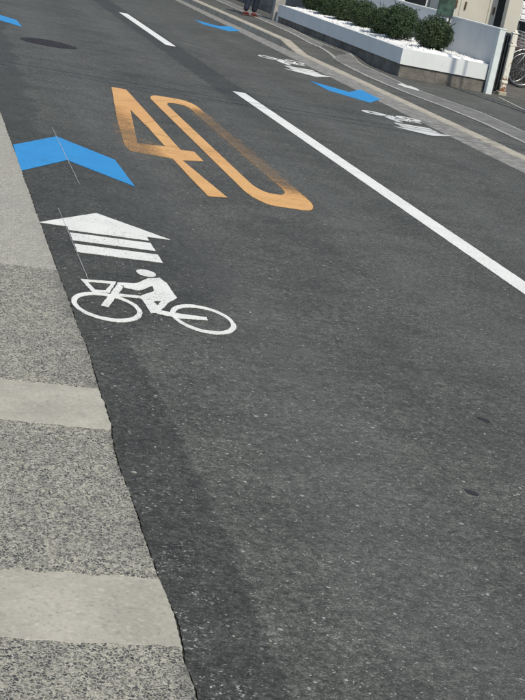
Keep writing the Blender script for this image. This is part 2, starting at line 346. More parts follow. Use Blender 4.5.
def jitter_line(a, b, step, amp, seed):
    n = max(2, int((Vector(b)-Vector(a)).length/step)); out = []
    for i in range(n):
        t = i/n; p = Vector(a).lerp(Vector(b), t); d = (Vector(b)-Vector(a)).normalized()
        k = noise.noise(Vector((p.x*23+seed, p.y*23, seed*1.7)))*amp + noise.noise(Vector((p.x*80, p.y*80+seed, 3)))*amp*0.6
        out.append(p+Vector((-d.y, d.x))*k)
    return out

# ---------------------------------------------------------------- ground and road
KERB = [(-12, .765), (2.0, .762), (2.654, .763), (2.76, .762), (2.80, .768), (2.949, .774), (3.09, .770), (3.14, .764), (3.298, .765), (3.641, .764), (3.88, .757), (4.057, .762), (4.13, .766), (4.19, .776), (4.368, .780), (4.537, .778), (4.889, .783),
        (5.11, .782), (5.57, .777), (6.17, .77), (7.15, .762), (8.48, .755), (9.41, .748), (10.5, .74), (30, .70), (90, .6)]
def kx(Y):
    for (a, xa), (b, xb) in zip(KERB, KERB[1:]):
        if a <= Y <= b: return xa+(xb-xa)*(Y-a)/(b-a)
    return KERB[-1][1]
def kedge(Y, s=0.0): return kx(Y)+0.005*noise.noise(Vector((Y*2.5, 2+s, 0)))+0.005*noise.noise(Vector((Y*20, s, 0)))+0.0035*noise.noise(Vector((Y*70, s, 5)))

bm = bmesh.new()
for x0, x1 in ((-400, 600),):
    vs = [bm.verts.new(p) for p in ((-400, -60, -.10), (600, -60, -.10), (600, 1500, -.10), (-400, 1500, -.10))]; bm.faces.new(vs)
tag(mesh_obj('ground', bm, M['base']), kind='structure')

GX = lambda Y: 5.77+0.004*max(0, Y-16)                     # seam between asphalt and right-hand gutter
bm = bmesh.new(); L = []; Y = -12.0
while Y < 90:
    L.append(Y); Y += 0.012 if 0.9 < Y < 11 else (0.1 if 11 <= Y < 34 else 1.0)
gap = lambda Y: 0.008+0.005*noise.noise(Vector((Y*5, 9, 0)))
lv = [bm.verts.new((kedge(y)+gap(y), y, 0)) for y in L]; lb = [bm.verts.new((kedge(y)+gap(y), y, -.06)) for y in L]
mv = [bm.verts.new((1.0, y, 0)) for y in L]; rv = [bm.verts.new((GX(y)+.02*noise.noise(Vector((y*3, 4, 0))), y, 0)) for y in L]
for i in range(len(L)-1):
    bm.faces.new((lb[i], lv[i], lv[i+1], lb[i+1])); bm.faces.new((lv[i], mv[i], mv[i+1], lv[i+1])); bm.faces.new((mv[i], rv[i], rv[i+1], mv[i+1]))
tag(mesh_obj('road', bm, M['road']), kind='structure')

# left: old concrete gutter apron, aggregate slabs with mortar bands between them
bm = bmesh.new(); box(bm, (-2.0, -12, -.16), (.70, 60, .0075)); apron = tag(mesh_obj('gutter_apron', bm, M['mortar']), kind='structure')
bm = bmesh.new(); box(bm, (.705, -12, -.10), (.90, 60, -.007)); mesh_obj('joint_fill', bm, mat_concrete('joint_soil', (0.028, 0.027, 0.024), (0.075, 0.07, 0.06), 40, 0.6, 0.6), apron)
def apron_piece(name, y0, y1, mat, z, seed):
    Lx = -1.6; e = 0.0002; out = []
    out += jitter_line((Lx, y0+e), (kedge(y0), y0+e), 0.02, 0.011, round(y0*10))
    n = max(3, int((y1-y0)/0.012)); out += [Vector((kedge(y0+(y1-y0)*i/n), y0+e+(y1-y0-2*e)*i/n)) for i in range(n)]
    b = jitter_line((Lx, y1-e), (kedge(y1), y1-e), 0.02, 0.011, round(y1*10)); b.append(Vector((kedge(y1), y1-e))); out += b[::-1]
    return slab(name, [(p.x, p.y) for p in out], z, .06, mat, apron, 0.0015)
ys = [-1.0, 1.0, 1.36, 2.79, 3.13, 4.165, 4.56, 6.15, 8.3, 10.6, 13.0, 16.0]
kinds = ['a', 'm', 'a', 'm', 'a', 'm', 'a', 'p', 'p', 'a', 'a']
for y0, y1, k in zip(ys, ys[1:], kinds):
    apron_piece('mortar_band' if k == 'm' else 'concrete_slab', y0, y1, {'a': M['agg'], 'm': M['mortar'], 'p': M['agg_pale']}[k], 0.012 if k != 'm' else 0.0112, y0)

# right: gutter slabs, kerb stones, footway
def zs(Y):                                            # footway level: dropped at the driveway, higher beyond
    t = min(1, max(0, (Y-22.3)/1.2)); t = t*t*(3-2*t); return 0.016+0.072*t
def kz(Y):
    t = min(1, max(0, (Y-22.3)/1.1)); return 0.022+0.105*t
KX = lambda Y: 6.13-0.008*max(0, Y-22)
bm = bmesh.new(); box(bm, (5.6, -12, -.18), (6.5, 90, -.06)); kb = tag(mesh_obj('kerb_line', bm, M['base']), kind='structure')
y = 6.0
while y < 46:
    y1 = y+1.0
    bm = bmesh.new(); g = 0.004
    a = [(GX(y)+.012, y+g, -.002), (KX(y)-.004, y+g, .014), (KX(y1)-.004, y1-g, .014), (GX(y1)+.012, y1-g, -.002)]
    t = [bm.verts.new(p) for p in a]; b = [bm.verts.new((p[0], p[1], -.07)) for p in a]; bm.faces.new(t)
    for i in range(4): bm.faces.new((b[i], b[(i+1) % 4], t[(i+1) % 4], t[i]))
    mesh_obj('gutter_slab', bm, M['gutter'], kb); y = y1
y = 6.0
while y < 46:
    y1 = y+0.6; bm = bmesh.new(); g = 0.003; dx = random.uniform(-.003, .003); dz = random.uniform(-.002, .002)
    P = []
    for yy in (y+g, y1-g):
        k = KX(yy)+dx; z = kz(yy)+dz; P.append([(k, yy, -.08), (k, yy, z-.012), (k+.014, yy, z), (k+.185, yy, z), (k+.185, yy, -.08)])
    A = [bm.verts.new(p) for p in P[0]]; B = [bm.verts.new(p) for p in P[1]]
    for i in range(4): bm.faces.new((A[i], B[i], B[i+1], A[i+1]))
    bm.faces.new(A); bm.faces.new(B[::-1]); bmesh.ops.recalc_face_normals(bm, faces=list(bm.faces))
    mesh_obj('kerb_stone', bm, M['kerb'], kb); y = y1
bm = bmesh.new(); L = [-12+i*0.4 for i in range(200)]
a = [bm.verts.new((KX(y)+.189, y, zs(y))) for y in L]; b = [bm.verts.new((8.95 if y > 20.6 else 24, y, zs(y))) for y in L]
for i in range(len(L)-1): bm.faces.new((a[i], b[i], b[i+1], a[i+1]))
tag(mesh_obj('footway', bm, M['footway']), kind='structure')
bm = bmesh.new(); vs = [bm.verts.new(p) for p in ((8.96, 20.6, .010), (40, 20.6, .010), (40, 80, .010), (8.96, 80, .010))]; bm.faces.new(vs)
tag(mesh_obj('forecourt', bm, mat_concrete('forecourt_concrete', (0.075, 0.07, 0.062), (0.13, 0.122, 0.11), 3, 0.3, 0.4)), kind='structure')

lower = [(560, 160), (525, 144), (480, 122.5), (440, 106), (400, 91), (365, 76), (345, 66), (330, 56.5), (310, 44), (290, 33), (262, 20.5), (240, 11), (215, 0)]
upper = [(560, 147), (525, 132), (480, 112), (440, 98), (410, 87), (385, 75), (365, 66), (350, 57.5), (335, 49), (312, 39), (292, 28.5), (262, 16), (240, 6.5), (222, -1)]
def onfoot(p):
    q = G(*p)
    for _ in range(4): q = G(p[0], p[1], zs(q.y))
    return q
def ribbon(name, A, B, dz, mat, parent=None):
    bm = bmesh.new(); n = 60
    def samp(P, t):
        L = [0]
        for p, q in zip(P, P[1:]): L.append(L[-1]+(q-p).length)
        s = t*L[-1]
        for i in range(len(P)-1):
            if s <= L[i+1] or i == len(P)-2: return P[i].lerp(P[i+1], min(1, (s-L[i])/(L[i+1]-L[i])))
    va = []; vb = []
    for i in range(n+1):
        p, q = samp(A, i/n), samp(B, i/n)
        va.append(bm.verts.new((p.x, p.y, zs(p.y)+dz))); vb.append(bm.verts.new((q.x, q.y, zs(q.y)+dz)))
    for i in range(n):
        f = bm.faces.new((va[i], vb[i], vb[i+1], va[i+1]))
    bmesh.ops.recalc_face_normals(bm, faces=list(bm.faces))
    if bm.faces[:][0].normal.z < 0: bmesh.ops.reverse_faces(bm, faces=list(bm.faces))
    return mesh_obj(name, bm, mat, parent)
lo = [onfoot(p) for p in lower]; up = [onfoot(p) for p in upper]
strip = tag(ribbon('drain_strip', lo, up, .003, M['strip']), kind='structure')
ribbon('strip_edge', lo, [p+Vector((.075, 0, 0)) for p in lo], .006, M['strip_edge'], strip)
ribbon('strip_edge', [p-Vector((.05, 0, 0)) for p in up], up, .006, M['strip_edge'], strip)
e0, e1 = G(525, 111, .016), G(497, 97, .016); ed = (e0-e1); pA = e1+ed*3
ribbon('threshold_edge', [e1, pA], [e1+Vector((.05, 0, 0)), pA+Vector((.05, 0, 0))], .006, M['strip_edge'], strip)

# ---------------------------------------------------------------- painted road markings
ZP = 0.004
def ell(cx, cy, rx, ry, n=48): return [(cx+rx*math.cos(2*math.pi*i/n), cy+ry*math.sin(2*math.pi*i/n)) for i in range(n)]
def g2(pts): return [tuple(G(x, y)[:2]) for x, y in pts]
def z1(pts): return g2([(30+x/5, 205+y/5) for x, y in pts])
def z2(pts): return g2([(120+x/4.04, 225+y/4.04) for x, y in pts])
def bike_symbol(label, xf=None, mat=None, group=None, bold=1.0):
    mat = mat or M['white']; o = tag(empty('cyclist_symbol', (1.115 if xf is None else xf(1.115, 6.5)[0], 5.65 if xf is None else xf(1.115, 5.65)[1], 0)), label, 'road marking', group)
    inv = Matrix.Translation(-o.location)
    def add(name, loops, k):
        c = flat(name, loops, ZP+0.0004*k, mat, o, xf); c.data.transform(inv)
    add('wheel', [ell(.943, 5.665, .153, .215), ell(.943, 5.665, .130*bold, .172*bold)], 0)
    add('wheel', [ell(1.368, 5.648, .143, .215), ell(1.368, 5.648, .121*bold, .172*bold)], 0)
    add('basket', [z1([(252, 374), (430, 387), (397, 442), (308, 437)]), z1([(287, 387), (406, 396), (378, 430), (324, 427)])], 1)
    add('fork', [z1([(440, 394), (476, 400), (392, 514), (356, 505)])], 2)
    add('handlebar', [g2([(117, 283.4), (132, 284.2), (132, 286.8), (117, 286.2)])], 3)
    add('frame_tube', [z2([(-18, 279), (86, 290), (86, 299), (-24, 288)]), ], 1)
    add('frame_tube', [z2([(150, 346), (205, 357), (350, 377), (353, 388), (240, 380), (150, 361)])], 3)
    add('rider', [z2([(0, 247), (0, 238), (40, 240), (68, 238), (112, 219), (160, 217), (188, 238), (206, 266), (229, 297), (214, 306), (192, 320), (163, 350), (160, 357), (124, 359), (98, 318), (80, 296), (85, 287), (137, 272), (131, 249), (78, 268), (20, 256)]), z2([(132, 310), (166, 310), (150, 328)])], 2)
    hc = z2([(105, 197)])[0]; add('rider_head', [ell(hc[0], hc[1], .047, .062, 28)], 1)
    return o
ARROW = [(.76, 7.135), (1.115, 7.56), (1.47, 7.135), (1.34, 7.135), (1.34, 7.05), (.91, 7.05), (.91, 7.13)]
def arrow_symbol(label, xf=None, mat=None, group=None):
    mat = mat or M['white']; f = xf or (lambda x, y: (x, y)); c = f(1.115, 6.59); o = tag(empty('arrow_marking', (c[0], c[1], 0)), label, 'road marking', group); inv = Matrix.Translation(-o.location)
    for name, lp in (('arrow_head', ARROW), ('arrow_bar', [(.91, 6.99), (.91, 6.83), (1.34, 6.83), (1.34, 6.99)]), ('arrow_bar', [(.91, 6.75), (.91, 6.59), (1.34, 6.59), (1.34, 6.75)])):
        c = flat(name, [lp], ZP, mat, o, xf); c.data.transform(inv)
BLUE = [(.757, 9.41), (1.11, 10.05), (1.46, 9.41), (1.475, 8.53), (1.10, 9.13), (.757, 8.52)]
def blue_mark(label, xf=None):
    tag(flat('blue_chevron', [BLUE], ZP-.0006, M['blue'], None, xf), label, 'road marking', 'blue cycle lane chevrons')
bike_symbol('white cyclist symbol with basket, painted beside the concrete gutter apron')
arrow_symbol('white arrow with two bars ahead of the near cyclist symbol')
blue_mark('blue chevron beside the gutter, between white arrow and yellow speed digits')
blue_mark('blue chevron beside the round manhole cover', lambda x, y: (x-.07, y+10.03))
def opp(cx, ty, sy=1.0):                                       # mark for the opposite direction: arrow tip at (cx, ty)
    return lambda x, y: (cx-(x-1.115), ty-(y-7.56)*sy)
for ty, sy, mk, lab in ((18.62, 1.0, 'white', 'between the two far blue chevrons'), (13.88, .68, 'oldwhite', 'beside the dropped kerb')):
    bike_symbol('foreshortened white cyclist symbol on the far lane '+lab, opp(5.48, ty, sy), M[mk], None, .62 if sy < 1 else .9); arrow_symbol('foreshortened white arrow on the far lane '+lab, opp(5.48, ty, sy), M[mk])
blue_mark('blue chevron on the far lane opposite the white planter corner', lambda x, y: (5.53-(x-1.115), 16.3-(y-10.05)))
blue_mark('blue chevron on the far lane below the standing person', lambda x, y: (5.53-(x-1.115), 24.9-(y-10.05)))

d4 = lambda pts: g2([(100+x/3.75, 80+y/3.75) for x, y in pts])
spd = tag(empty('speed_marking', (2.18, 8.58, 0)), 'worn yellow speed limit digits 40 painted on the near lane', 'road marking')
inv = Matrix.Translation((-2.18, -8.58, 0))
c = flat('digit', [d4([(43, 27), (98, 37), (202, 152), (302, 264), (352, 270), (388, 306), (308, 302), (392, 372), (476, 441), (405, 437), (335, 365), (272, 296), (112, 266), (92, 246), (64, 150)]), d4([(113, 112), (180, 180), (243, 250), (190, 245), (140, 238)])], ZP, M['orange'], spd); c.data.transform(inv)
def rr(x0, x1, y0, y1, cx, cy, n=6):
    out = []
    for sx, sy, a0 in ((x1-cx, y1-cy, 0), (x0+cx, y1-cy, 90), (x0+cx, y0+cy, 180), (x1-cx, y0+cy, 270)):
        for i in range(n+1):
            a = R_(a0+90*i/n); out.append((sx+cx*math.cos(a), sy+cy*math.sin(a)))
    return out
c = flat('digit', [rr(2.285, 2.745, 8.55, 13.48, .13, .42), rr(2.405, 2.630, 8.98, 13.10, .09, .28)], ZP, M['orange'], spd); c.data.transform(inv)

c = flat('paint_smear', [[(1.64, 9.80), (1.60, 10.1), (1.63, 10.9), (1.69, 11.6), (1.74, 11.9), (1.76, 10.6), (1.95, 10.5), (2.2, 10.2), (2.2, 9.95), (2.0, 9.84)]], ZP-.0015, M['smear'], spd, None, .0008); c.data.transform(inv)
c = flat('paint_smear', [[(2.60, 9.3), (2.58, 12.7), (2.64, 13.2), (2.76, 12.9), (2.79, 11.0), (2.785, 9.0), (2.74, 8.75)]], ZP-.0015, M['smear'], spd, None, .0008); c.data.transform(inv)

def dash(y0, y1, label):
    bm = bmesh.new(); n = int((y1-y0)/0.05); L = []; Rr = []
    for i in range(n+1):
        y = y0+(y1-y0)*i/n; L.append((3.500+.003*noise.noise(Vector((y*9, 1, 0))), y)); Rr.append((3.648+.003*noise.noise(Vector((y*9, 7, 0))), y))
    bm.free(); tag(flat('centre_line_dash', [L+Rr[::-1]], ZP, M['line']), label, 'road marking', 'white centre line dashes')
dash(-4.0, 15.02, 'long solid white centre line running beside the yellow speed digits')
dash(19.62, 24.75, 'short white centre line dash beyond the yellow speed digits')
tag(flat('chalk_line', [[(1.099, 8.36), (1.1025, 8.36), (1.1115, 10.42), (1.108, 10.42)]], ZP+.0008, M['chalk']), 'thin chalk setting-out line crossing the near blue chevron', 'chalk line')
tag(flat('chalk_line', [[(.906, 6.08), (.909, 6.08), (.901, 7.55), (.898, 7.55)]], ZP+.0008, M['chalk']), 'thin chalk setting-out line along the edge of the white arrow', 'chalk line')
tag(flat('paint_patch', [[tuple(onfoot(p)[:2]) for p in ((397, 84.6), (404, 87.5), (411, 89.2), (418, 91.5), (419, 90), (412, 87), (406, 85.8), (402, 84))]], .0245, M['oldwhite']), 'worn white paint patch on the footway in front of planter corner', 'paint patch')

def manhole():
    o = tag(empty('manhole_cover', (1.62, 16.95, 0)), 'dark round manhole cover in the near lane beyond the speed digits', 'manhole cover')
    bm = bmesh.new(); n = 40
    def ringf(r0, r1, z0, z1):
        for i in range(n):
            a, b = 2*math.pi*i/n, 2*math.pi*(i+1)/n
            bm.faces.new([bm.verts.new(p) for p in ((r0*math.cos(a), r0*math.sin(a), z0), (r1*math.cos(a), r1*math.sin(a), z1), (r1*math.cos(b), r1*math.sin(b), z1), (r0*math.cos(b), r0*math.sin(b), z0))])
    ringf(.315, .345, .010, .004); mesh_obj('frame_ring', bm, M['manhole'], o)
    bm = bmesh.new(); bm.faces.new([bm.verts.new((.31*math.cos(2*math.pi*i/n), .31*math.sin(2*math.pi*i/n), .006)) for i in range(n)])
    for i in range(-5, 6):
        for j in range(-5, 6):
            if (i*i+j*j) < 27: box(bm, (i*.052-.017, j*.052-.017, .005), (i*.052+.017, j*.052+.017, .0095))
    mesh_obj('lid', bm, M['manhole'], o)
manhole()
bm = bmesh.new()                                       # loose grit lying on the road near the kerb
for i in range(420):
    y = random.uniform(2.4, 7.5); x = kx(y)+.02+abs(random.gauss(0, .35)) if random.random() < .75 else random.uniform(.9, 3.2); s = random.uniform(.0012, .0042)
    if random.random() < .12: s *= 1.7
    q = bmesh.ops.create_icosphere(bm, subdivisions=1, radius=s)['verts']; m = Matrix.Rotation(random.uniform(0, 6), 3, 'Z')
    for v in q: v.co = m @ Vector((v.co.x*random.uniform(.8, 1.7), v.co.y, v.co.z*.5)); v.co += Vector((x, y, s*.35))
tag(mesh_obj('grit', bm, M['gutter']), 'loose pale grit scattered on asphalt', 'grit', kind='stuff')
for i, (px, py, r, lab) in enumerate(((484, 420, .025, 'flat dark leaf lying alone on the bare asphalt'), (472, 493, .023, 'flat dark leaf lying alone on the bare asphalt'))):
    p = G(px, py); bm = bmesh.new(); n = 16; a0 = 2.2
    cv = bm.verts.new((p.x, p.y, .0035)); rg = []
    for k in range(n):
        a = 2*math.pi*k/n; q = Vector((r*math.cos(a)*(1+.25*math.cos(2*a)+.18*math.sin(5*a+i)), r*.75*math.sin(a), 0)); q.rotate(Matrix.Rotation(a0, 3, 'Z')); rg.append(bm.verts.new((p.x+q.x, p.y+q.y, .0022)))
    for k in range(n): bm.faces.new((cv, rg[k], rg[(k+1) % n]))
    tag(mesh_obj('fallen_leaf', bm, M['manhole']), lab, 'leaf', 'dark leaves on the road')

# ---------------------------------------------------------------- planter, wall behind it, gate posts
def wall_run(bm, pts, inner, z0, z1):
    """vertical wall between an outer and an inner polyline"""
    o0 = [bm.verts.new((*p, z0)) for p in pts]; o1 = [bm.verts.new((*p, z1)) for p in pts]; i0 = [bm.verts.new((*p, z0)) for p in inner]; i1 = [bm.verts.new((*p, z1)) for p in inner]
    for k in range(len(pts)-1):
        bm.faces.new((o0[k], o0[k+1], o1[k+1], o1[k])); bm.faces.new((i1[k], i1[k+1], i0[k+1], i0[k])); bm.faces.new((o1[k], o1[k+1], i1[k+1], i1[k]))
    for k in (0, -1): bm.faces.new((o0[k], o1[k], i1[k], i0[k]))
    bmesh.ops.recalc_face_normals(bm, faces=list(bm.faces))
pl = tag(empty('planter', (7.5, 21.02, 0)), 'white topped concrete planter with weathered base, full of shrubs', 'planter'); inv = Matrix.Translation((-7.5, -21.02, 0))
bm = bmesh.new(); wall_run(bm, [(7.515, 29.2), (7.515, 21.035), (8.88, 20.797)], [(7.60, 29.2), (7.60, 21.11), (8.88, 20.88)], -.02, .215); mesh_obj('base_course', bm, M['wall_low'], pl).data.transform(inv)
bm = bmesh.new(); wall_run(bm, [(7.495, 29.2), (7.495, 21.015), (8.88, 20.775)], [(7.615, 29.2), (7.615, 21.12), (8.88, 20.89)], .2155, .46)
mesh_obj('coping', bm, M['coping'], pl).data.transform(inv)
bm = bmesh.new(); box(bm, (7.497, 29.203, .0), (8.9, 29.32, .455), .006); mesh_obj('end_wall', bm, M['coping'], pl).data.transform(inv)

bm = bmesh.new(); nx, ny = 22, 150; V = []                 # mounded marble chips in the planter
for j in range(ny+1):
    row = []
    for i in range(nx+1):
        x = 7.62+1.325*i/nx; y0 = 21.128-.23*(x-7.6)/1.28; y = y0+(29.19-y0)*j/ny
        h = .458+.035*math.sin(math.pi*i/nx)+.03*noise.noise(Vector((x*1.7, y*1.7, 0)))+.025*noise.noise(Vector((x*9, y*9, 4)))
        row.append(bm.verts.new((x, y, .435 if i in (0, nx) or j in (0, ny) else max(h, .448))))
    V.append(row)
for j in range(ny):
    for i in range(nx): bm.faces.new((V[j][i], V[j][i+1], V[j+1][i+1], V[j+1][i]))
for k in range(5000):
    x = random.uniform(7.63, 8.9); y = random.uniform(21.1, 26 if k % 5 else 29.1); h = .458+.035*math.sin(math.pi*(x-7.6)/1.33)+.03*noise.noise(Vector((x*1.7, y*1.7, 0)))+.025*noise.noise(Vector((x*9, y*9, 4)))
    s = random.uniform(.012, .022); p = [Vector((random.gauss(0, 1), random.gauss(0, 1), random.gauss(0, 1))).normalized()*s+Vector((x, y, h+.006)) for _ in range(4)]
    vv = [bm.verts.new(q) for q in p]
    for f in ((0, 1, 2), (0, 3, 1), (1, 3, 2), (2, 3, 0)): bm.faces.new([vv[i] for i in f])
tag(mesh_obj('marble_gravel', bm, M['gravel']), 'bright white marble chips mounded in the planter', 'gravel', kind='stuff')

def panel_wall(y0, y1, ztop, label, edge=True, x=8.955):
    o = tag(empty('screen_wall', (x, y0, 0)), label, 'wall', 'grey screen walls behind the shrubs'); inv = Matrix.Translation((-x, -y0, 0))
    bm = bmesh.new(); box(bm, (x, y0, 0), (x+.09, y1, ztop-.03), .004); mesh_obj('panel', bm, M['panel'], o).data.transform(inv)
    bm = bmesh.new(); box(bm, (x-.008, y0-.002, ztop-.029), (x+.098, y1+.002, ztop), .005); mesh_obj('cap', bm, M['coping'], o).data.transform(inv)
    if edge: bm = bmesh.new(); box(bm, (x-.006, y1+.003, 0), (x+.096, y1+.05, ztop-.03), .004); mesh_obj('end_strip', bm, M['post'], o).data.transform(inv)
panel_wall(20.79, 22.93, 1.045, 'grey screen wall panel between the white post and the round shrub')
panel_wall(23.2, 29.25, 1.075, 'long grey screen wall running behind the row of shrubs', False)
o = tag(empty('gate_post', (8.93, 20.70, 0)), 'pale square post at the end of the planter and screen wall', 'post')
bm = bmesh.new(); box(bm, (-.048, -.055, 0), (.055, .055, 1.03), .006); mesh_obj('shaft', bm, M['post'], o)
bm = bmesh.new(); box(bm, (-.054, -.061, 1.0305), (.061, .061, 1.045), .004); mesh_obj('cap', bm, M['post'], o)
o = tag(empty('rusty_post', (9.30, 21.0, 0)), 'chipped cream white gate post with rust spots and small cap', 'post')
quick('shaft', o, M['rusty'], lambda b: box(b, (-.048, -.04, .05), (.048, .04, .99), .012))
quick('cap', o, M['rusty'], lambda b: (box(b, (-.056, -.048, .9905), (.056, .048, 1.02), .010), tube(b, [(0, 0, 1.021), (0, 0, 1.045), (0, 0, 1.055)], [.042, .034, .012], 12)))
quick('foot_block', o, M['kerb'], lambda b: box(b, (-.07, -.07, 0), (.07, .07, .07), .012))
quick('hinge_band', o, M['rusty'], lambda b: box(b, (-.054, -.046, .80), (.054, .046, .84), .004))
quick('hinge_band', o, M['rusty'], lambda b: box(b, (-.054, -.046, .20), (.054, .046, .24), .004))
o = tag(empty('folding_gate', (9.1, 21.12, 0)), 'dark folded steel gate standing between the pale post and rusty post', 'gate')
for k in range(7): quick('gate_bar', o, M['dark'], lambda b, k=k: box(b, (-.10+k*.045, -.015-.02*(k % 2), .05), (-.072+k*.045, .015, .97), .003))
for z in (.10, .5, .95): quick('gate_rail', o, M['galv'], lambda b, z=z: box(b, (-.105, .018, z-.018), (.20, .035, z+.018), .003))
quick('gate_back', o, M['dark'], lambda b: box(b, (-.105, .04, .04), (.205, .055, .99)))

# shrubs
def shrub_meshes(seed, rad, h):
    rnd = random.Random(seed); bm = bmesh.new()
    blobs = [(Vector((rnd.uniform(-.5, .5)*rad, rnd.uniform(-.5, .5)*rad, h*rnd.uniform(.30, .72))), rad*rnd.uniform(.42, .62)) for _ in range(12)]
    for k in range(10500):
        d = Vector((rnd.gauss(0, 1), rnd.gauss(0, 1), rnd.gauss(0, 1))).normalized()
        f = 1+.13*noise.noise(d*2.6+Vector((seed, 0, 0)))+.09*noise.noise(d*7+Vector((0, seed, 0)))
        r = (rnd.random()**.28)*f
        if noise.noise(d*5.5+Vector((seed*2, 1, 3))) < -.28 and r > .78: r *= .8
        p = Vector((d.x*rad*r, d.y*rad*r, h*.53+d.z*h*.47*r))
        if p.z < .05: continue
        n = (d+Vector((rnd.gauss(0, .6), rnd.gauss(0, .6), rnd.gauss(0, .6)))).normalized(); u = n.orthogonal().normalized(); u.rotate(Matrix.Rotation(rnd.uniform(0, 6.28), 3, n)); w = n.cross(u)
        L = rnd.uniform(.011, .025); wd = L*.45
        bm.faces.new([bm.verts.new(q) for q in (p-u*L, p-w*wd+n*.003, p+u*L, p+w*wd+n*.003)])
    for k in range(10):                                                        # a few stray shoots above the clipped outline
        d = Vector((rnd.gauss(0, 1), rnd.gauss(0, 1), abs(rnd.gauss(0, 1))+.2)).normalized()
        for s in range(9):
            p = Vector((d.x*rad, d.y*rad, h*.53+d.z*h*.47))+d*s*.011; u = Vector((rnd.gauss(0, 1), rnd.gauss(0, 1), rnd.gauss(0, 1))).normalized(); w = u.orthogonal().normalized()
            bm.faces.new([bm.verts.new(q) for q in (p-u*.016, p-w*.008, p+u*.016, p+w*.008)])
    cr = bpy.data.meshes.new('crown'); bm.to_mesh(cr); bm.free(); cr.materials.append(M['leaf'])
    bm = bmesh.new(); tube(bm, [(0, 0, -.12), (.01, 0, .10), (0, .01, h*.5)], [.028, .022, .012], 8)
    for k in range(6):
        a = k*1.05; tube(bm, [(0, 0, .06+.02*k), (math.cos(a)*rad*.35, math.sin(a)*rad*.35, h*.35), (math.cos(a)*rad*.6, math.sin(a)*rad*.6, h*.62)], [.014, .009, .004], 6)
    tr = bpy.data.meshes.new('trunk'); bm.to_mesh(tr); bm.free(); tr.materials.append(M['bark']); return cr, tr
SM = [shrub_meshes(3, .33, .64), shrub_meshes(11, .36, .66), shrub_meshes(23, .34, .62)]
spots = [(8.14, 21.5, 0, .96, 'round clipped evergreen shrub standing alone in front of the grey panel'), (8.0, 22.85, 1, .98, 'largest round evergreen shrub, next to the lone one'),
         (8.0, 23.75, 2, .86, 'small evergreen shrub pressed against the largest one'), (8.08, 25.15, 0, .88, None), (8.1, 26.5, 1, .86, None), (8.12, 27.7, 2, .92, None), (8.1, 28.75, 0, .88, None)]
for i, (x, y, m, sc, lab) in enumerate(spots):
    o = empty('round_shrub', (x, y, .42), i*1.3); o.scale = (sc, sc, sc*random.uniform(.97, 1.05)); tag(o, lab or 'clipped evergreen shrub in the dense row along the planter', 'shrub', 'evergreen shrubs in the planter')
    for nm, me in (('crown', SM[m][0]), ('trunk', SM[m][1])): link(bpy.data.objects.new(nm, me), o)

# ---------------------------------------------------------------- things behind the wall
o = tag(empty('green_board', (8.72, 22.75, .50)), 'faded green notice board on two legs behind the round shrub', 'notice board')
quick('board', o, M['green'], lambda b: box(b, (-.15, -.012, .53), (.15, .012, .98), .004))
quick('board_edge', o, M['dark'], lambda b: box(b, (-.155, -.010, .50), (.155, .010, .529), .002))
for sx in (-1, 1): quick('leg', o, M['dark'], lambda b, sx=sx: box(b, (sx*.12-.014, .014, -.08), (sx*.12+.014, .036, .96), .002))

o = tag(empty('storage_locker', (9.45, 24.5, 0)), 'cream sheet metal storage locker with two handled doors behind the wall', 'locker')
quick('carcass', o, M['cream'], lambda b: box(b, (-.05, .02, 0), (.93, .9, 2.05)))
for x0, x1, hx in ((-.045, .20, .12), (.206, .765, .30), (.771, .925, .87)):
    d = quick('door', o, M['cream'], lambda b: box(b, (x0, -.005, .05), (x1, .018, 2.0), .004))
    quick('handle', d, M['handle'], lambda b: box(b, (hx-.016, -.035, 1.16), (hx+.016, -.006, 1.30), .006))
o = tag(empty('carport', (10.30, 23.9, 0)), 'cream pillared carport with white fascia and dark shaded interior', 'carport')
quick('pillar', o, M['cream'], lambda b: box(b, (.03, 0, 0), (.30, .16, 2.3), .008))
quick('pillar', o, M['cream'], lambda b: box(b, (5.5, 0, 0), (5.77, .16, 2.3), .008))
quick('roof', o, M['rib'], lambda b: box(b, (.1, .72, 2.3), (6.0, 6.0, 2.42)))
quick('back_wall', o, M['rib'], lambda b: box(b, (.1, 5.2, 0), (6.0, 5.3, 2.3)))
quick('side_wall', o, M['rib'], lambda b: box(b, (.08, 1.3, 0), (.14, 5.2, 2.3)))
o = tag(empty('white_cabinet', (11.2, 24.85, 0)), 'white louvred cabinet top above the parked bicycle', 'cabinet')
quick('body', o, M['whitewall'], lambda b: box(b, (-.2, 0, 1.13), (1.5, .5, 1.50), .01))
for k in range(3): quick('louvre', o, M['whitewall'], lambda b, k=k: box(b, (-.17, -.018, 1.17+k*.10), (1.47, -.002, 1.25+k*.10), .006))
for x in (-.18, 1.42): quick('leg', o, M['dark'], lambda b, x=x: box(b, (x, .05, 0), (x+.06, .11, 1.129)))
o = tag(empty('brown_crate', (11.45, 24.9, 0)), 'plum brown crate on a dark stand behind the bicycle', 'crate')
quick('crate_body', o, M['brown'], lambda b: box(b, (-.35, 0, .58), (.5, .4, .84), .012)); quick('crate_rim', o, M['brown'], lambda b: box(b, (-.36, -.012, .80), (.51, -.001, .845), .004))
quick('stand', o, M['black'], lambda b: box(b, (-.33, .03, 0), (.48, .38, .579)))

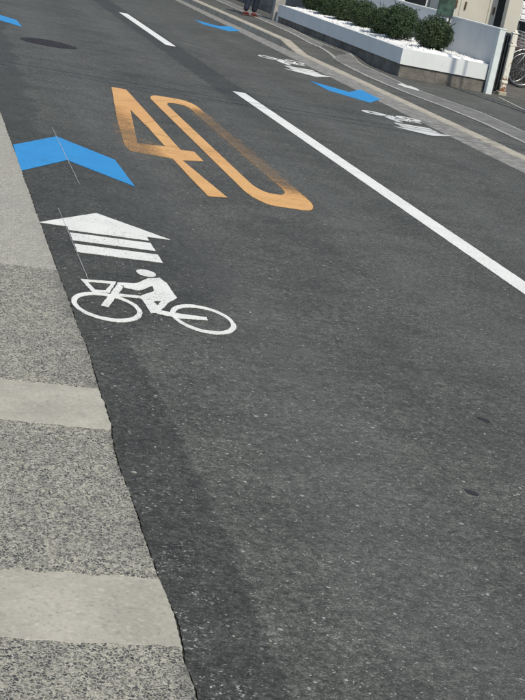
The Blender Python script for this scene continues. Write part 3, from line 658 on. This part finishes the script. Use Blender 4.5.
def bicycle(loc, rz, label):
    o = tag(empty('bicycle', loc, rz), label, 'bicycle', 'bicycles parked on the forecourt'); r = .325
    for cx in (-.53, .53):
        w = quick('wheel', o, M['black'], lambda b: ring_tube(b, (cx, 0, r), (0, 1, 0), r-.018, .018, 44, 8), True)
        quick('rim', w, M['steel'], lambda b: ring_tube(b, (cx, 0, r), (0, 1, 0), r-.045, .011, 44, 6), True)
        def spokes(b):
            for k in range(18):
                a = 2*math.pi*k/18; tube(b, [(cx, .02*(-1)**k, r), (cx+(r-.045)*math.cos(a), 0, r+(r-.045)*math.sin(a))], .0022, 4)
            tube(b, [(cx, -.05, r), (cx, .05, r)], .02, 10)
        quick('spokes', w, M['steel'], spokes)
        quick('mudguard', o, M['steel'], lambda b: tube(b, [(cx+(r+.03)*math.cos(a), 0, r+(r+.03)*math.sin(a)) for a in [R_(x) for x in range(10, 175, 12)]], .014, 6), True)
    quick('frame', o, M['dark'], lambda b: [tube(b, p, .016, 8) for p in ([(.53, 0, r), (.10, 0, .28)], [(.53, 0, r), (.20, 0, .72)], [(.10, 0, .28), (.22, 0, .82)], [(.10, 0, .28), (-.34, 0, .62)], [(-.38, 0, .80), (-.33, 0, .58)], [(.15, 0, .45), (-.36, 0, .72)])], True)
    quick('fork', o, M['galv'], lambda b: [tube(b, [(-.35, 0, .62), (-.42, y, .52), (-.53, y, r)], .011, 8) for y in (-.05, .05)], True)
    quick('handlebar', o, M['steel'], lambda b: tube(b, [(-.20, -.28, .98), (-.36, -.22, 1.0), (-.40, 0, .98), (-.36, .22, 1.0), (-.20, .28, .98)], .012, 8), True)
    quick('stem', o, M['steel'], lambda b: tube(b, [(-.38, 0, .78), (-.40, 0, .98)], .013, 8), True)
    quick('saddle', o, M['black'], lambda b: tube(b, [(.05, 0, .86), (.15, 0, .875), (.27, 0, .88), (.34, 0, .87)], [.02, .035, .075, .04], 10), True)
    quick('crank', o, M['steel'], lambda b: [ring_tube(b, (.10, -.03, .28), (0, 1, 0), .085, .006, 24, 5), tube(b, [(.10, -.05, .28), (.20, -.06, .15)], .01, 6), tube(b, [(.10, .05, .28), (.0, .06, .41)], .01, 6)])
    quick('basket', o, M['galv'], lambda b: [tube(b, [(-.62, -.16, z), (-.45, -.16, z), (-.45, .16, z), (-.62, .16, z), (-.62, -.16, z)], .005, 5) for z in (.72, .78, .84, .90, .96)] + [tube(b, [(x, y, .72), (x*1.0, y, .96)], .004, 4) for x in (-.62, -.535, -.45) for y in (-.16, -.05, .05, .16)])
    quick('kickstand', o, M['steel'], lambda b: tube(b, [(.45, -.06, .26), (.52, -.14, .005)], .009, 6))
bicycle((11.22, 23.45, .012), 0.0, 'black bicycle with bright steel rims parked beside the rusty post')
bicycle((11.30, 24.05, .012), R_(4), 'black bicycle standing just behind the other bicycle, before the crate')

o = tag(empty('house', (9.7, 28.0, 0)), 'cream rendered house with dark window behind the screen wall', 'house')
quick('wall', o, M['house'], lambda b: box(b, (-.75, 0, 0), (1.0, 6, 5.2)))
p0, p1 = atY(404, 0, 28.0), atY(426, 5.5, 28.0)
w = quick('window', o, M['glass'], lambda b: box(b, (p0.x-9.7, -.03, p1.z-.02), (p1.x-9.7-.03, -.004, 2.1)))
quick('window_frame', w, M['whitewall'], lambda b: [box(b, (p0.x-9.7-.06, -.05, p1.z-.08), (p1.x-9.7+.02, -.001, p1.z-.021)), box(b, (p0.x-9.7-.06, -.05, p1.z-.019), (p0.x-9.7-.001, -.001, 2.1)), box(b, (p1.x-9.7-.029, -.05, p1.z-.019), (p1.x-9.7+.02, -.001, 2.1)), box(b, (p0.x-9.7-.06, -.05, 2.101), (p1.x-9.7+.02, -.001, 2.16))])
quick('roof', o, M['dark'], lambda b: box(b, (-.95, -.4, 5.2), (1.2, 6.3, 5.35)))
o = tag(empty('black_bucket', (9.9, 24.1, 0)), 'black rounded bin peeking over the screen wall before the locker', 'bin')
quick('bin_body', o, M['black'], lambda b: tube(b, [(0, 0, 0), (0, 0, .85)], [.11, .14], 18), True)
quick('lid', o, M['black'], lambda b: tube(b, [(0, 0, .851), (0, 0, .90), (0, 0, .96), (0, 0, .985)], [.15, .15, .11, .03], 18), True)

# far end of the planter: concrete pillar, low wall beyond, pedestrian
q = Vector((7.50, 29.55, 0))
o = tag(empty('concrete_pillar', (q.x+.06, q.y, .07)), 'short square concrete pillar at the far end of the planter', 'pillar')
quick('shaft', o, M['strip_edge'], lambda b: box(b, (-.11, -.11, -.06), (.11, .11, 1.3), .012)); quick('cap', o, M['strip_edge'], lambda b: box(b, (-.14, -.14, 1.301), (.14, .14, 1.36), .012))
o = tag(empty('low_wall', (8.2, 29.6, 0)), 'grey concrete block wall beyond the pillar at the far footway', 'wall')
for k in range(22):
    for j in range(5): quick('block', o, M['wall_low'] if j == 0 else M['strip'], lambda b: box(b, (0, .2+k*.6+.3*(j % 2), .02+j*.2), (.15, .792+k*.6+.3*(j % 2), .212+j*.2), .006))
quick('mortar', o, M['gutter'], lambda b: box(b, (.01, .2, .0), (.14, 13.2, 1.0)))

def person(loc, rz):
    o = tag(empty('person', loc, rz), 'person in dark trousers and red shoes standing on the far footway', 'person')
    def skin(name, pts, edges, mat, sub=2, root=0):
        me = bpy.data.meshes.new(name); me.from_pydata([p[:3] for p in pts], edges, []); ob = link(bpy.data.objects.new(name, me), o)
        sm = ob.modifiers.new('skin', 'SKIN'); sm.use_smooth_shade = True
        for i, v in enumerate(me.skin_vertices[0].data): v.radius = (pts[i][3], pts[i][4] if len(pts[i]) > 4 else pts[i][3]); v.use_root = (i == root)
        s = ob.modifiers.new('subd', 'SUBSURF'); s.levels = sub; s.render_levels = sub; me.materials.append(mat); return ob
    hip = .90; sy = .12
    P = [(0, 0, .95, .135, .10), (0, 0, 1.12, .125, .09), (0, 0, 1.32, .155, .10), (0, 0, 1.43, .06), (0, 0.01, 1.50, .052), (0, .02, 1.58, .082, .095), (0, .02, 1.67, .078, .092),
         (.19, 0, 1.37, .055), (.24, .02, 1.12, .042), (.24, .10, .90, .034), (-.19, 0, 1.37, .055), (-.24, -.03, 1.12, .042), (-.25, -.02, .88, .034),
         (.09, 0, .86, .085), (.075, .06, .48, .058), (.055, .03, .10, .038), (-.09, 0, .86, .085), (-.075, -.03, .48, .058), (-.055, -.14, .11, .038)]
    E = [(0, 1), (1, 2), (2, 3), (3, 4), (4, 5), (5, 6), (2, 7), (7, 8), (8, 9), (2, 10), (10, 11), (11, 12), (0, 13), (13, 14), (14, 15), (0, 16), (16, 17), (17, 18)]
    skin('body', P, E, M['skin'])
    skin('trousers', [(0, 0, .98, .15, .115), (.09, 0, .84, .105), (.075, .06, .48, .078), (.055, .03, .075, .060), (-.09, 0, .84, .105), (-.075, -.03, .48, .074), (-.055, -.14, .085, .060)], [(0, 1), (1, 2), (2, 3), (0, 4), (4, 5), (5, 6)], M['navy'])
    skin('jacket', [(0, 0, .97, .155, .12), (0, 0, 1.15, .15, .11), (0, 0, 1.33, .17, .12), (0, 0, 1.42, .075), (.19, 0, 1.37, .075), (.24, .02, 1.12, .06), (.24, .09, .94, .05), (-.19, 0, 1.37, .075), (-.24, -.03, 1.12, .06), (-.25, -.02, .93, .05)], [(0, 1), (1, 2), (2, 3), (2, 4), (4, 5), (5, 6), (2, 7), (7, 8), (8, 9)], M['shirt'])
    skin('hair', [(0, .0, 1.62, .09, .09), (0, 0, 1.70, .085, .095), (0, -.03, 1.66, .08)], [(0, 1), (1, 2)], M['hair'])
    for sx, y in ((1, .03), (-1, -.14)):
        s = skin('shoe', [(sx*.055, y-.06, .045, .036), (sx*.055, y, .05, .038), (sx*.055, y+.09, .040, .038, .030), (sx*.057, y+.15, .034, .032, .022)], [(0, 1), (1, 2), (2, 3)], M['red'])
        z = quick('sole', s, M['sole'], lambda b: box(b, (sx*.055-.046, y-.115, .0), (sx*.055+.046, y+.20, .022), .008)); 
    # hands: palm with five fingers each
    for sx, w in ((1, Vector((.24, .10, .90))), (-1, Vector((-.25, -.02, .88)))):
        pts = [(w.x, w.y, w.z, .026), (w.x, w.y+.02, w.z-.07, .030, .018)]; ed = [(0, 1)]
        for k in range(4):
            i = len(pts); ox = (k-1.5)*.018; pts += [(w.x+ox*.3, w.y+.02+ox, w.z-.10, .010), (w.x+ox*.3-sx*.01, w.y+.03+ox, w.z-.14+.004*abs(k-1), .008), (w.x+ox*.3-sx*.025, w.y+.03+ox, w.z-.165+.006*abs(k-1), .007)]; ed += [(1, i), (i, i+1), (i+1, i+2)]
        i = len(pts); pts += [(w.x-sx*.015, w.y+.05, w.z-.06, .011), (w.x-sx*.02, w.y+.065, w.z-.10, .009)]; ed += [(0, i), (i, i+1)]
        skin('hand', pts, ed, M['skin'], 1)
pp = onfoot((250, 16)); person((pp.x, pp.y, zs(pp.y)+.002), R_(-40))

# ---------------------------------------------------------------- poles and cables beside the frame: they throw the thin shadows seen on road and planter
def pole(name, x, y, h, r, label, mat):
    o = tag(empty(name, (x, y, 0)), label, 'pole'); quick('shaft', o, mat, lambda b: tube(b, [(0, 0, 0), (0, 0, h)], [r, r*.75], 16), True)
    quick('foot', o, mat, lambda b: tube(b, [(0, 0, 0), (0, 0, .05)], r*1.35, 16)); return o
pole('utility_pole', 12.2, 9.6, 8.0, .15, 'tall concrete utility pole beyond the driveway carrying cables across', M['strip'])
o = pole('utility_pole', -3.2, 9.9, 8.0, .15, 'tall concrete utility pole behind the gutter apron carrying cables', M['strip'])
pole('sign_pole', 8.76, 17.0, 6.6, .05, 'galvanised sign pole whose shadow falls on the planter', M['galv'])
pole('sign_pole', 8.95, 17.0, 6.6, .024, 'thin galvanised pipe standing beside the sign pole', M['galv'])
for k, (z, dy, r) in enumerate(((7.3, .0, .011), (6.9, .1, .009), (6.3, -.1, .014), (5.7, .05, .012))):
    bm = bmesh.new(); tube(bm, [(12.2-15.4*t, 9.6+.3*t+dy, z-.9*t*(1-t)) for t in [i/20 for i in range(21)]], r, 6)
    tag(mesh_obj('overhead_cable', bm, M['black']), 'black overhead cable slung between the utility poles across the road', 'cable', 'overhead cables')
